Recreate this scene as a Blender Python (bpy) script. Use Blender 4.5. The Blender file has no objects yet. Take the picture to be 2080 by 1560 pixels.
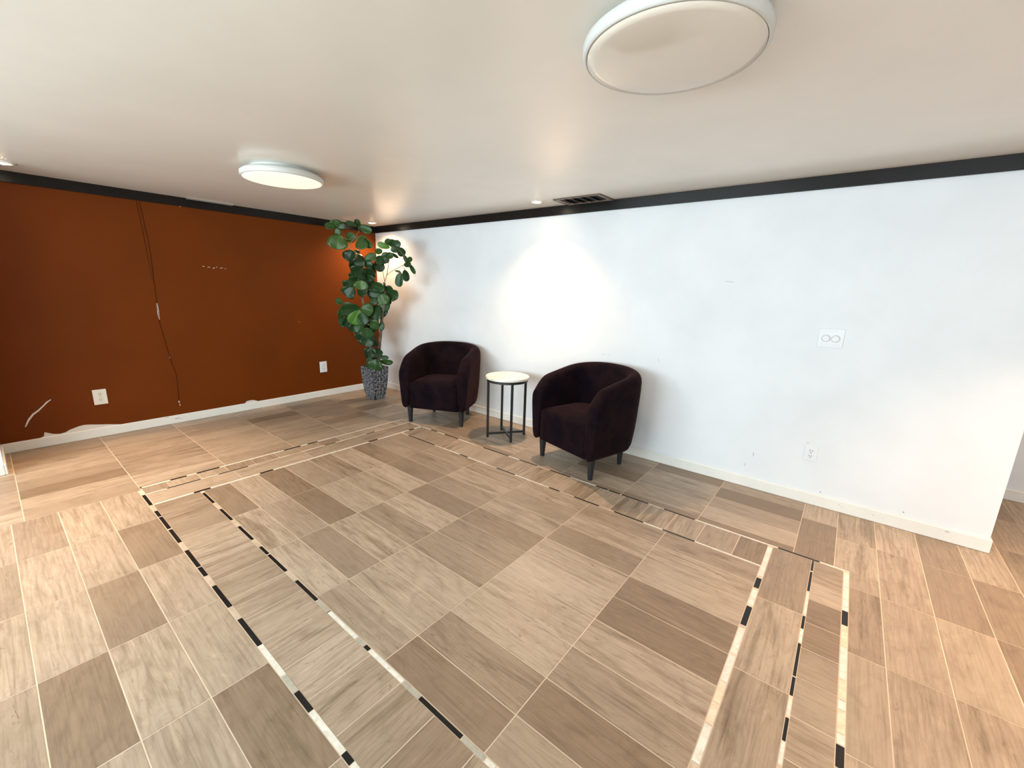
import bpy, bmesh, math, random
from mathutils import Vector, Matrix
random.seed(11)
PI = math.pi
scene = bpy.context.scene
col = scene.collection
H = 2.378            # ceiling height

# ---------------------------------------------------------------- camera
cam_d = bpy.data.cameras.new('camera')
cam = bpy.data.objects.new('camera', cam_d); col.objects.link(cam)
cam_d.sensor_fit = 'HORIZONTAL'; cam_d.sensor_width = 36.0
cam_d.lens = 854.46 / 2080 * 36.0
cam_d.clip_start = 0.05
_r = Vector((0.77945652, 0.62574518, 0.02984118)); _u = Vector((-0.16001163, 0.15281065, 0.97521546)); _f = Vector((-0.60567632, 0.76491298, -0.21923576))
_m = Matrix((( _r.x, _u.x, -_f.x, 5.6387), (_r.y, _u.y, -_f.y, -3.7930), (_r.z, _u.z, -_f.z, 1.55), (0, 0, 0, 1)))
cam.matrix_world = _m
scene.camera = cam

# ---------------------------------------------------------------- look, world, daylight
vs = scene.view_settings
vs.view_transform = 'Standard'; vs.look = 'None'; vs.gamma = 1.0; vs.use_curve_mapping = False
vs.exposure = 0.45
w = bpy.data.worlds.new('world'); scene.world = w; w.use_nodes = True
w.node_tree.nodes['Background'].inputs[0].default_value = (0.80, 0.92, 1.0, 1)
w.node_tree.nodes['Background'].inputs[1].default_value = 1.2

def area_light(name, loc, rot, sx, sy, power, colour):
    d = bpy.data.lights.new(name, 'AREA'); d.shape = 'RECTANGLE'; d.size = sx; d.size_y = sy
    d.energy = power; d.color = colour
    o = bpy.data.objects.new(name, d); col.objects.link(o); o.location = loc; o.rotation_euler = rot
    return o
# daylight coming in through the two windows behind the photographer
area_light('daylight', (2.75, -6.12, 1.5), (PI/2+.2, 0, 0), 3.6, 1.5, 185, (.75, .925, 1.0))
area_light('daylight', (7.0, -6.12, 1.5), (PI/2+.2, 0, 0), 3.1, 1.5, 90, (.79, .925, 1.0))

# ---------------------------------------------------------------- helpers
def tag(o, label=None, cat=None, group=None, kind=None):
    if label: o['label'] = label
    if cat: o['category'] = cat
    if group: o['group'] = group
    if kind: o['kind'] = kind
    return o
def thing(name, label, cat, loc=(0, 0, 0), rz=0, group=None):
    o = bpy.data.objects.new(name, None); o.empty_display_size = .1; col.objects.link(o)
    o.location = loc; o.rotation_euler = (0, 0, rz)
    return tag(o, label, cat, group)
def obj(name, bm, mats, parent=None, smooth=False, bevel=0, subsurf=0, solid=0):
    me = bpy.data.meshes.new(name)
    bmesh.ops.recalc_face_normals(bm, faces=bm.faces)
    bm.to_mesh(me); bm.free()
    for m in (mats if isinstance(mats, (list, tuple)) else [mats]): me.materials.append(m)
    if smooth:
        for p in me.polygons: p.use_smooth = True
    o = bpy.data.objects.new(name, me); col.objects.link(o)
    if parent: o.parent = parent
    if solid:
        s = o.modifiers.new('s', 'SOLIDIFY'); s.thickness = solid
    if bevel:
        b = o.modifiers.new('b', 'BEVEL'); b.width = bevel; b.segments = 2; b.limit_method = 'ANGLE'
    if subsurf:
        s = o.modifiers.new('u', 'SUBSURF'); s.levels = subsurf; s.render_levels = subsurf
    return o
def struct(name, bm, mats, **k):
    o = obj(name, bm, mats, **k); o['kind'] = 'structure'; return o
def box(bm, x0, x1, y0, y1, z0, z1, mi=0):
    v = [bm.verts.new(p) for p in ((x0,y0,z0),(x1,y0,z0),(x1,y1,z0),(x0,y1,z0),(x0,y0,z1),(x1,y0,z1),(x1,y1,z1),(x0,y1,z1))]
    for f in ((3,2,1,0),(4,5,6,7),(0,1,5,4),(1,2,6,5),(2,3,7,6),(3,0,4,7)):
        bm.faces.new([v[i] for i in f]).material_index = mi
    return v
def B(*a, **k):
    bm = bmesh.new(); box(bm, *a, **k); return bm
def lathe(bm, prof, n=48, cx=0, cy=0, mi=0, sx=1, sy=1):
    rings = []
    for r, z in prof:
        if r < 1e-6: rings.append([bm.verts.new((cx, cy, z))])
        else: rings.append([bm.verts.new((cx + r*sx*math.cos(2*PI*i/n), cy + r*sy*math.sin(2*PI*i/n), z)) for i in range(n)])
    for a, b in zip(rings, rings[1:]):
        for i in range(n):
            j = (i+1) % n
            if len(a) == 1 and len(b) == 1: continue
            if len(a) == 1: f = bm.faces.new((a[0], b[i], b[j]))
            elif len(b) == 1: f = bm.faces.new((a[i], a[j], b[0]))
            else: f = bm.faces.new((a[i], a[j], b[j], b[i]))
            f.material_index = mi
def tube(bm, pts, r0, r1=None, n=8):
    r1 = r0 if r1 is None else r1
    pts = [Vector(p) for p in pts]; rings = []
    # smooth the polyline once
    for _ in range(2):
        q = [pts[0]]
        for a, b in zip(pts, pts[1:]): q += [a.lerp(b, .25), a.lerp(b, .75)]
        q.append(pts[-1]); pts = q
    for i, p in enumerate(pts):
        d = (pts[min(i+1, len(pts)-1)] - pts[max(i-1, 0)]).normalized()
        a = d.orthogonal().normalized() if i == 0 else (prev - d*prev.dot(d)).normalized()
        prev = a; b = d.cross(a); r = r0 + (r1-r0)*i/(len(pts)-1)
        rings.append([bm.verts.new(p + (a*math.cos(2*PI*k/n) + b*math.sin(2*PI*k/n))*r) for k in range(n)])
    for s, t in zip(rings, rings[1:]):
        for k in range(n): bm.faces.new((s[k], s[(k+1)%n], t[(k+1)%n], t[k]))
    bm.faces.new(rings[0][::-1]); bm.faces.new(rings[-1])

# ---------------------------------------------------------------- materials
def mat(name, colour=(.8,.8,.8), rough=.5, metal=0, spec=.5, emit=None, estr=0):
    m = bpy.data.materials.new(name); m.use_nodes = True
    b = m.node_tree.nodes['Principled BSDF']
    b.inputs['Base Color'].default_value = (*colour, 1); b.inputs['Roughness'].default_value = rough
    b.inputs['Metallic'].default_value = metal; b.inputs['Specular IOR Level'].default_value = spec
    if emit: b.inputs['Emission Color'].default_value = (*emit, 1); b.inputs['Emission Strength'].default_value = estr
    return m
def N(m, t, **k):
    n = m.node_tree.nodes.new(t)
    for a, b in k.items(): setattr(n, a, b)
    return n
def L(m, a, b): m.node_tree.links.new(a, b)
def noise(m, vec, scale, detail=4, rough=.55, dist=0):
    n = N(m, 'ShaderNodeTexNoise'); n.inputs['Scale'].default_value = scale; n.inputs['Detail'].default_value = detail
    n.inputs['Roughness'].default_value = rough; n.inputs['Distortion'].default_value = dist
    if vec is not None: L(m, vec, n.inputs['Vector'])
    return n
def ramp(m, fac, stops):
    r = N(m, 'ShaderNodeValToRGB'); e = r.color_ramp.elements
    e[0].position, e[0].color = stops[0][0], (*stops[0][1], 1)
    e[1].position, e[1].color = stops[-1][0], (*stops[-1][1], 1)
    for p, c in stops[1:-1]:
        x = e.new(p); x.color = (*c, 1)
    L(m, fac, r.inputs[0]); return r
def mixc(m, fac, a, b, mode='MIX'):
    n = N(m, 'ShaderNodeMix', data_type='RGBA', blend_type=mode)
    for s, v in ((n.inputs[0], fac), (n.inputs[6], a), (n.inputs[7], b)):
        if isinstance(v, bpy.types.NodeSocket): L(m, v, s)
        elif isinstance(v, (int, float)): s.default_value = v
        else: s.default_value = (*v, 1)
    return n.outputs[2]
def mapping(m, vec, scale=(1,1,1), loc=(0,0,0)):
    n = N(m, 'ShaderNodeMapping'); n.inputs['Scale'].default_value = scale; n.inputs['Location'].default_value = loc
    L(m, vec, n.inputs['Vector']); return n.outputs[0]
def bsdf(m): return m.node_tree.nodes['Principled BSDF']
def bump(m, h, strength, dist=.002):
    b = N(m, 'ShaderNodeBump'); b.inputs['Strength'].default_value = strength; b.inputs['Distance'].default_value = dist
    L(m, h, b.inputs['Height']); L(m, b.outputs[0], bsdf(m).inputs['Normal'])
def paint(name, c, rough, spec, var=.03, bmp=.15, bscale=90):
    m = mat(name, c, rough, spec=spec); tc = N(m, 'ShaderNodeTexCoord')
    n = noise(m, tc.outputs['Object'], 1.7, 5)
    d = tuple(x*(1-var*2) for x in c); h = tuple(min(1, x*(1+var)) for x in c)
    r = ramp(m, n.outputs[0], [(.3, d), (.7, h)]); L(m, r.outputs[0], bsdf(m).inputs['Base Color'])
    n2 = noise(m, tc.outputs['Object'], bscale, 3); bump(m, n2.outputs[0], bmp, .001)
    return m

M_white = paint('white_wall_paint', (.80, .825, .85), .55, .3)
M_ceil = paint('satin_ceiling_paint', (.88, .83, .755), .25, .5, .02, .06, 5)
M_orange = paint('burnt_orange_paint', (.150, .031, .0012), .55, .14, .05, .25, 60)
M_trimblack = paint('black_gloss_trim', (.010, .008, .007), .30, .22, .1, .1, 12)
M_base = paint('white_baseboard_paint', (.84, .82, .765), .35, .5, .05, .1, 30)
M_chip = mat('bare_plaster', (.72, .66, .60), .8)
M_scuff = mat('grey_scuff', (.55, .55, .55), .8)
M_dot = mat('dark_fleck', (.25, .23, .22), .8)
M_crack = mat('dark_crack', (.045, .011, .002), .8, spec=.1)
M_plastic = mat('white_plastic', (.79, .81, .83), .3)
M_plastic_aged = mat('ivory_plastic', (.78, .74, .66), .35)
M_slot = mat('dark_slot', (.03, .025, .02), .6)
M_steel = mat('screw_steel', (.6, .6, .58), .3, 1)
M_grout = paint('grout', (.66, .53, .41), .8, .3, .08, .2, 60)

def tile_material():
    m = mat('wood_look_tile', rough=.42, spec=.5)
    uv = N(m, 'ShaderNodeUVMap', uv_map='grain').outputs[0]
    at = N(m, 'ShaderNodeAttribute', attribute_name='tile'); sp = N(m, 'ShaderNodeSeparateColor'); L(m, at.outputs['Color'], sp.inputs[0])
    # long streaks
    s1 = noise(m, mapping(m, uv, (1.5, 15, 1)), 1.0, 8, .66, 1.1)
    s2 = noise(m, mapping(m, uv, (3.5, 95, 1), (3, 7, 0)), 1.0, 4, .65, .3)
    # cathedral figure
    d = noise(m, mapping(m, uv, (2.2, 6.5, 1), (9, 2, 0)), 1.0, 3, .5, .9)
    w_ = N(m, 'ShaderNodeTexWave', wave_type='RINGS', rings_direction='SPHERICAL'); w_.inputs['Scale'].default_value = 3.4
    w_.inputs['Distortion'].default_value = 9; w_.inputs['Detail'].default_value = 3; w_.inputs['Detail Scale'].default_value = 1.6
    L(m, mapping(m, uv, (.55, 3.2, 1)), w_.inputs['Vector'])
    # broad cloudy mottling
    c1 = noise(m, mapping(m, uv, (5, 9, 1), (1, 5, 0)), 1.0, 7, .7, 1.3)
    base = ramp(m, sp.outputs[0], [(0, (.218, .150, .096)), (.35, (.305, .228, .162)), (.7, (.375, .288, .210)), (1, (.43, .337, .252))]).outputs[0]
    streak = ramp(m, s1.outputs[0], [(.30, (.50, .47, .43)), (.42, (.82, .80, .77)), (.50, (1, 1, 1)), (.62, (1.04, 1.04, 1.04)), (.75, (1.22, 1.22, 1.2))]).outputs[0]
    fine = ramp(m, s2.outputs[0], [(.3, (.70, .67, .63)), (.5, (1, 1, 1)), (.75, (1.14, 1.14, 1.14))]).outputs[0]
    fig = ramp(m, w_.outputs[0], [(0, (.90, .88, .86)), (.35, (1, 1, 1)), (1, (1.04, 1.04, 1.04))]).outputs[0]
    clo = ramp(m, c1.outputs[0], [(.3, (.74, .71, .66)), (.5, (1, 1, 1)), (.72, (1.12, 1.12, 1.12))]).outputs[0]
    c = mixc(m, sp.outputs[1], base, mixc(m, 1.0, base, streak, 'MULTIPLY'))
    c = mixc(m, .75, c, mixc(m, 1.0, c, fine, 'MULTIPLY'))
    c = mixc(m, sp.outputs[2], c, mixc(m, 1.0, c, fig, 'MULTIPLY'))
    c = mixc(m, .75, c, mixc(m, 1.0, c, clo, 'MULTIPLY'))
    fl = noise(m, mapping(m, uv, (7, 34, 1), (4, 4, 0)), 1.0, 6, .7, 1.8)           # sparse dark mineral flecks
    flk = ramp(m, fl.outputs[0], [(.30, (.48, .44, .38)), (.40, (1, 1, 1))]).outputs[0]
    c = mixc(m, sp.outputs[1], c, mixc(m, 1.0, c, flk, 'MULTIPLY'))
    hi = noise(m, mapping(m, uv, (4, 20, 1), (8, 1, 0)), 1.0, 6, .7, 1.4)
    c = mixc(m, .8, c, mixc(m, 1.0, c, ramp(m, hi.outputs[0], [(.56, (1, 1, 1)), (.72, (1.28, 1.27, 1.25))]).outputs[0], 'MULTIPLY'))
    L(m, c, bsdf(m).inputs['Base Color'])
    rr = ramp(m, c1.outputs[0], [(.3, (.36,)*3), (.7, (.5,)*3)]); L(m, rr.outputs[0], bsdf(m).inputs['Roughness'])
    bump(m, s2.outputs[0], .12, .001)
    return m
M_tile = tile_material()
def stone(name, a, b, rough):
    m = mat(name, a, rough); tc = N(m, 'ShaderNodeTexCoord')
    n = noise(m, tc.outputs['Object'], 22, 6, .65, 1.2); r = ramp(m, n.outputs[0], [(.35, b), (.6, a)])
    L(m, r.outputs[0], bsdf(m).inputs['Base Color']); return m
M_mblack = stone('black_glass_mosaic', (.008, .008, .008), (.012, .012, .011), .3); bsdf(M_mblack).inputs['Specular IOR Level'].default_value = .25
M_mwhite = stone('white_marble_mosaic', (.74, .71, .63), (.62, .57, .48), .25)
M_mtan = stone('tan_stone_mosaic', (.58, .47, .36), (.46, .36, .26), .3)
M_mcream = stone('cream_marble_mosaic', (.78, .64, .48), (.66, .50, .36), .28)
M_mgrey = stone('sage_glass_mosaic', (.42, .39, .32), (.34, .31, .25), .2)

# ---------------------------------------------------------------- floor with its tile pattern
fb = bmesh.new()
uvl = fb.loops.layers.uv.new('grain'); cl = fb.loops.layers.float_color.new('tile')
box(fb, -2.6, 9.6, -6.2, 2.6, -.12, -.0012, 0)
TONES = [(3.62, -3.77, 0.05, 0.2), (4.22, -3.34, 0.08, 0.2), (3.14, -3.57, 0.1, 0.1), (2.47, -3.37, 0.1, 0.1), (4.64, -2.84, 0.05, 0.3), (5.07, -2.61, 0.03, 0.4), (4.05, -2.7, 0.12, 1), (3.58, -2.63, 0.3, 0.2), (2.98, -2.54, 0.1, 0.1), (4.0, -1.98, 0.25, 0.8), (4.6, -2.59, 0.25, 1), (4.94, -1.86, 0.2, 1), (5.19, -1.85, 0.1, 1), (5.37, -1.86, 0.1, 0.7), (5.57, -1.23, 0.3, 0.3), (6.33, -0.76, 0.2, 0.1), (6.49, -0.66, 0.2, 0.1), (2.96, -1.58, 0.15, 0.3), (3.89, -1.86, 0.12, 0.3), (3.5, -1.82, 0.12, 0.3), (2.42, -1.67, 0.12, 0.6), (2.23, -2.44, 0.1, 0.1), (2.8, -2.43, 0.1, 0.1), (2.27, -2.86, 0.2, 0.1), (1.95, -3.77, 0.35, 0.2), (3.12, -3.41, 0.75, 0.4), (3.75, -3.61, 0.8, 0.6), (3.61, -3.35, 0.75, 0.4), (3.09, -3.79, 0.85, 0.5), (2.77, -3.79, 0.8, 0.5), (4.0, -3.56, 0.6, 0.3), (2.98, -3.61, 0.15, 0.1), (4.26, -2.59, 0.75, 1), (4.63, -2.22, 0.8, 1), (4.6, -1.76, 0.8, 1), (3.41, -2.39, 0.8, 1), (4.77, -2.39, 0.8, 1), (5.18, -2.28, 0.7, 1), (3.6, -2.14, 0.85, 1), (3.66, -1.51, 0.75, 1), (5.83, -1.84, 0.35, 0.5), (5.61, -1.71, 0.75, 1), (5.42, -1.34, 0.8, 1), (3.09, -3.08, 0.6, 1), (3.55, -3.06, 0.65, 1), (3.98, -3.07, 0.7, 1), (4.38, -3.07, 0.6, 1), (5.96, -0.87, 0.6, 0.3), (6.06, -1.32, 0.55, 0.3)]   # x, y, tone and streakiness of single tiles
def quad(x0, x1, y0, y1, mi, along='x', z=0.0, tone=None, seed=None):
    if x1-x0 < .004 or y1-y0 < .004: return
    if seed is not None: random.seed(seed)
    vs_ = [fb.verts.new(p) for p in ((x0,y0,z),(x1,y0,z),(x1,y1,z),(x0,y1,z))]
    f = fb.faces.new(vs_); f.material_index = mi
    ou, ov = random.uniform(0, 60), random.uniform(0, 60)
    t = random.uniform(.35, 1) if random.random() < .8 else random.uniform(0, .35)
    g = random.choice((.15, .5, .9, 1, 1)); s = random.choice((0, .2, .8, 1))
    if t < .28: g *= .35
    if mi == 1:
        for tx, ty, tt, tg in TONES:
            if x0 < tx < x1 and y0 < ty < y1: t, g = tt, tg
    for l in f.loops:
        c = l.vert.co
        l[uvl].uv = ((c.x+ou, c.y+ov) if along == 'x' else (c.y+ou, c.x+ov)); l[cl] = (t, g, s, 1)
    # bevelled skirt so that each tile has an edge
    for i in range(4):
        a_, b_ = vs_[i], vs_[(i+1) % 4]
        lo = [fb.verts.new((b_.co.x, b_.co.y, z-.0011)), fb.verts.new((a_.co.x, a_.co.y, z-.0011))]
        e = fb.faces.new((a_, b_, lo[0], lo[1])); e.material_index = mi
        for l in e.loops:
            l[uvl].uv = (ou, ov); l[cl] = (t*.8, g, s, 1)
G = .0026
def fill(xe, ye, along, clip=None, g=G):
    """lay tiles on the grid given by the edges, trimmed to clip"""
    for x0, x1 in zip(xe, xe[1:]):
        for y0, y1 in zip(ye, ye[1:]):
            a, b, c, d = x0, x1, y0, y1
            if clip:
                a, b, c, d = max(a, clip[0]), min(b, clip[1]), max(c, clip[2]), min(d, clip[3])
            if b <= a or d <= c: continue
            quad(a+g, b-g, c+g, d-g, 1, along)
def rng(a, step, n): return [a+step*i for i in range(n)]
# centre field
fill([2.032, 2.60, 3.17, 3.745, 4.325, 4.895, 5.450], [-2.946, -2.77, -2.568, -2.36, -2.15, -1.945, -1.738, -1.53, -1.33, -1.143], 'x')
# field in front of the orange wall, planks running along it
fill(rng(1.632-.205*8, .205, 9), [-6.1, -5.53, -4.96, -4.39, -3.82, -3.243, -2.67, -2.085, -1.54, -.97, -.40, .0], 'y', (0, 1.632, -3.243, 0))
fill(rng(1.69-.205*20, .205, 21), [-6.1, -5.53, -4.96, -4.39, -3.82, -3.243], 'y', (-2.5, 1.69, -6.1, -3.243))
# planks under the armchairs, parallel to the white wall
fill([1.632, 2.16, 2.73, 3.30, 3.87, 4.44, 5.01, 5.585], [-.843, -.775, -.573, -.37, -.168, 0], 'x')
# outside the left border
fill(rng(1.69, .569, 14), rng(-3.262-.205*14, .205, 15), 'x', (1.69, 9.5, -6.1, -3.262))
# right part of the room
fill([5.585, 5.79], [-.843, -.29, 0], 'y')
xs = [5.79, 5.995, 6.205, 6.415, 6.61] + rng(6.815, .205, 14)
ys = rng(-6.1+.03, .57, 15)
fill(xs[1:], [-3.262, -2.70, -2.13, -1.575, -1.01, -.443, .12, .69, 1.26, 1.83, 2.4], 'y')
fill(xs[:2], [-.443, .12, .69, 1.26, 1.83, 2.4], 'y')
fill([5.862, xs[1]], [-3.262, -2.70, -2.13, -1.575, -1.01], 'y')
quad(5.79+G, xs[1]-G, -.843+G, -.443-G, 1, 'y', seed=5); quad(5.864, xs[1]-G, -1.01+G, -.843+G, 1, 'y', seed=5)   # notched tile at the border corner
fill(rng(-2.4, .569, 15), rng(.12, .205, 12), 'x', (-2.5, 5.79, .12, 2.4))
# border bands
fill([2.030, 2.21, 2.41, 2.62, 2.83, 3.03, 3.235, 3.437] + rng(3.64, .205, 12), [-3.240, -2.966], 'y', (2.03, 5.86, -4, 0))
fill([1.654, 1.787], [-3.237, -3.085, -2.885, -2.69, -2.49, -2.29, -2.09, -1.89, -1.69, -1.49, -1.29, -1.09, -.86], 'x')
fill([1.800, 2.006], [-3.237, -2.67, -2.09, -1.53, -.96, -.86], 'y')
fill([2.03, 2.2, 2.41, 2.63, 2.83, 3.03, 3.24, 3.445, 3.65, 3.855, 4.06, 4.27, 4.475, 4.675, 4.875, 5.075, 5.29, 5.452], [-1.127, -.860], 'y')
fill([5.478, 5.683], [-2.966, -2.57, -2.0, -1.44, -.860], 'y')
fill([5.695, 5.836], [-2.966, -2.90, -2.70, -2.49, -2.29, -2.095, -1.88, -1.685, -1.485, -1.28, -1.105, -.860], 'x')
# mosaic lines: (kind, start, end) along the line, gaps are tan stone
MI = {'b': 2, 'w': 3, 't': 5, 'g': 6, 's': 4}
def strip(axis, c, wd, a0, a1, pieces):
    pieces = sorted((k, min(p, q), max(p, q)) for k, p, q in pieces); pieces.sort(key=lambda p: p[1])
    full = []; cur = a0
    for k, p, q in pieces:
        if p - cur > .02: full.append(('s', cur+.003, p-.003))
        full.append((k, p, q)); cur = q
    if a1 - cur > .02:
        while a1 - cur > .02:
            k = random.choice('bwwsb'); e = min(a1, cur + random.choice((.11, .22, .22)))
            full.append((k, cur+.003, e)); cur = e
    for k, p, q in full:
        if axis == 'x': quad(p+.001, q-.001, c-wd/2, c+wd/2, MI[k], 'x', .0003)
        else: quad(c-wd/2, c+wd/2, p+.001, q-.001, MI[k], 'y', .0003)
strip('y', 1.643, 0.02, -3.242, -0.845, [['b', -3.242, -3.229], ['w', -3.227, -3.056], ['b', -3.056, -2.949], ['w', -2.946, -2.886], ['b', -2.883, -2.721], ['w', -2.717, -2.207], ['b', -2.194, -2.038], ['w', -2.031, -1.98], ['b', -1.969, -1.868], ['w', -1.861, -0.828]])   # far outer line
strip('y', 1.793, 0.011, -3.225, -0.87, [['w', -3.22, -3.117], ['b', -3.11, -2.896], ['w', -2.893, -2.779], ['b', -2.774, -2.554], ['w', -2.552, -2.475], ['w', -2.316, -2.209], ['w', -2.098, -1.87], ['b', -1.87, -1.76], ['w', -1.756, -1.413], ['b', -1.411, -1.311], ['w', -1.309, -1.199], ['w', -1.09, -0.886]])   # far mid line
strip('y', 2.018, 0.022, -3.235, -0.845, [['w', -3.233, -3.004], ['b', -3.002, -2.895], ['w', -2.892, -2.551], ['b', -2.546, -2.442], ['w', -2.44, -1.533], ['b', -1.529, -1.425], ['w', -1.419, -1.032], ['b', -1.027, -0.96], ['w', -0.95, -0.844]])   # far inner line
strip('x', -3.25, 0.02, 1.798, 5.862, [['b', 1.798, 2.017], ['b', 2.137, 2.243], ['b', 2.253, 2.464], ['b', 2.48, 2.689], ['b', 2.811, 3.037], ['b', 3.045, 3.153], ['b', 3.272, 3.5], ['b', 3.617, 3.848], ['w', 3.85, 4.077], ['g', 4.081, 4.186], ['b', 4.187, 4.304], ['w', 4.305, 4.531], ['b', 4.529, 4.58]])   # left outer line
strip('x', -2.957, 0.017, 2.07, 5.862, [['b', 2.071, 2.294], ['b', 2.427, 2.637], ['b', 2.756, 2.978], ['b', 3.089, 3.198], ['b', 3.207, 3.431], ['b', 3.549, 3.77], ['g', 3.774, 3.892], ['w', 3.885, 4.13], ['g', 4.133, 4.192], ['b', 4.195, 4.23], ['w', 4.232, 4.465], ['g', 4.467, 4.567], ['b', 4.569, 4.799], ['g', 4.801, 4.909], ['w', 4.911, 4.953]])   # left inner line
strip('x', -0.851, 0.014, 1.96, 5.86, [['w', 1.959, 2.171], ['b', 2.178, 2.281], ['w', 2.288, 2.396], ['b', 2.402, 2.609], ['w', 2.616, 2.851], ['b', 2.968, 3.296], ['w', 3.301, 3.419], ['b', 3.424, 3.628], ['b', 3.767, 3.976], ['w', 3.983, 4.215], ['b', 4.22, 4.325], ['b', 4.333, 4.432], ['b', 4.445, 4.66], ['b', 4.778, 4.999], ['w', 5.002, 5.225], ['w', 5.242, 5.499], ['b', 5.504, 5.721], ['w', 5.723, 5.841]])   # right outer line
strip('x', -1.135, 0.013, 2.05, 5.45, [['b', 2.147, 2.564], ['w', 2.692, 2.922], ['b', 2.925, 3.031], ['w', 3.039, 3.263], ['b', 3.387, 3.596], ['w', 3.6, 3.715], ['w', 3.721, 3.942], ['b', 3.947, 4.049], ['b', 4.178, 4.394], ['b', 4.513, 4.734], ['w', 4.738, 4.865], ['b', 4.867, 5.076], ['w', 5.079, 5.302]])   # right inner line
strip('y', 5.464, 0.025, -2.946, -0.862, [['w', -0.877, -1.245], ['b', -1.268, -1.37], ['w', -1.387, -1.541], ['b', -1.553, -1.714], ['w', -1.737, -1.927], ['w', -1.941, -2.106], ['t', -2.113, -2.225], ['t', -2.232, -2.333], ['w', -2.339, -2.505]])   # near inner line
strip('y', 5.689, 0.011, -2.966, -0.862, [['b', -0.885, -0.986], ['b', -0.999, -1.209], ['w', -1.223, -1.426], ['b', -1.445, -1.55], ['w', -1.554, -1.661], ['b', -1.664, -1.884], ['b', -1.891, -1.998], ['w', -2.004, -2.108], ['b', -2.115, -2.224], ['w', -2.227, -2.323]])   # near mid line
strip('y', 5.849, 0.024, -3.24, -0.862, [['w', -0.878, -1.024], ['w', -1.03, -1.226], ['w', -1.231, -1.262], ['b', -1.265, -1.387], ['t', -1.391, -1.553], ['w', -1.557, -1.77], ['t', -1.774, -1.888], ['w', -1.891, -1.942], ['t', -1.945, -2.056], ['w', -2.059, -2.108], ['b', -2.111, -2.207]])   # near outer line

floor = struct('floor', fb, [M_grout, M_tile, M_mblack, M_mwhite, M_mtan, M_mcream, M_mgrey])

# ---------------------------------------------------------------- shell of the room
struct('ceiling', B(-2.6, 9.6, -6.2, 2.6, H, H+.12), M_ceil)
wall_back = struct('wall_back', B(-.12, 6.545, 0, .13, 0, H), M_white)
wall_left = struct('wall_left', B(-.12, 0, -3.86, 0, 0, H), M_orange)
struct('wall_front_left', B(-.12, .615, -3.99, -3.86, 0, H), M_white)
struct('wall_far', B(-2.6, 9.6, 1.21, 1.33, 0, H), M_white)
struct('wall_right', B(9.4, 9.6, -6.2, 1.21, 0, H), M_white)
struct('wall_outer_left', B(-2.6, -2.48, -6.2, 1.21, 0, H), M_white)
# wall behind the photographer, with its windows
WIN = [(0.9, 4.6, .85, 2.25), (5.4, 8.6, .85, 2.25)]
YW = -5.9
bm = bmesh.new(); x = -2.48
for (a, b, z0, z1) in WIN:
    box(bm, x, a, YW-.15, YW, 0, H); box(bm, a, b, YW-.15, YW, 0, z0); box(bm, a, b, YW-.15, YW, z1, H); x = b
box(bm, x, 9.4, YW-.15, YW, 0, H)
struct('wall_front', bm, M_white)
M_glass = bpy.data.materials.new('window_glass'); M_glass.use_nodes = True
nt = M_glass.node_tree; nt.nodes.clear()
o_ = nt.nodes.new('ShaderNodeOutputMaterial'); mx = nt.nodes.new('ShaderNodeMixShader'); tr = nt.nodes.new('ShaderNodeBsdfTransparent'); gl = nt.nodes.new('ShaderNodeBsdfGlossy')
gl.inputs['Roughness'].default_value = .02; mx.inputs[0].default_value = .06
nt.links.new(tr.outputs[0], mx.inputs[1]); nt.links.new(gl.outputs[0], mx.inputs[2]); nt.links.new(mx.outputs[0], o_.inputs[0])
for i, (a, b, z0, z1) in enumerate(WIN):
    bm = bmesh.new(); t = .05
    box(bm, a, a+t, YW-.1, YW-.02, z0, z1); box(bm, b-t, b, YW-.1, YW-.02, z0, z1)
    box(bm, a+t, b-t, YW-.1, YW-.02, z0, z0+t); box(bm, a+t, b-t, YW-.1, YW-.02, z1-t, z1); box(bm, (a+b)/2-.02, (a+b)/2+.02, YW-.1, YW-.02, z0+t, z1-t)
    wo = struct('window_%d' % (i+1), bm, M_base)
    obj('pane', B(a+t, b-t, YW-.065, YW-.06, z0+t, z1-t), M_glass, wo)

def bboard(name, x0, x1, y0, y1, ends=None):
    o = struct(name, B(x0, x1, y0, y1, 0, .092), M_base, bevel=.006); return o
bb_back = bboard('baseboard_back', .013, 6.558, -.013, 0)
bb_left = bboard('baseboard_left', 0, .013, -3.86, -.013)
bboard('baseboard_right', 6.545, 6.558, 0, .13)
bboard('baseboard_far', 3.0, 9.4, 1.197, 1.21)
bboard('baseboard_front', .013, .628, -3.86, -3.847)
bboard('baseboard_end', .615, .628, -3.99, -3.86)
tb = B(0, 6.545, -.020, 0, H-.088, H)
struct('trim_1', tb, M_trimblack, bevel=.002)
struct('trim_2', B(0, .020, -3.86, -.020, H-.088, H), M_trimblack, bevel=.002)

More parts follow.
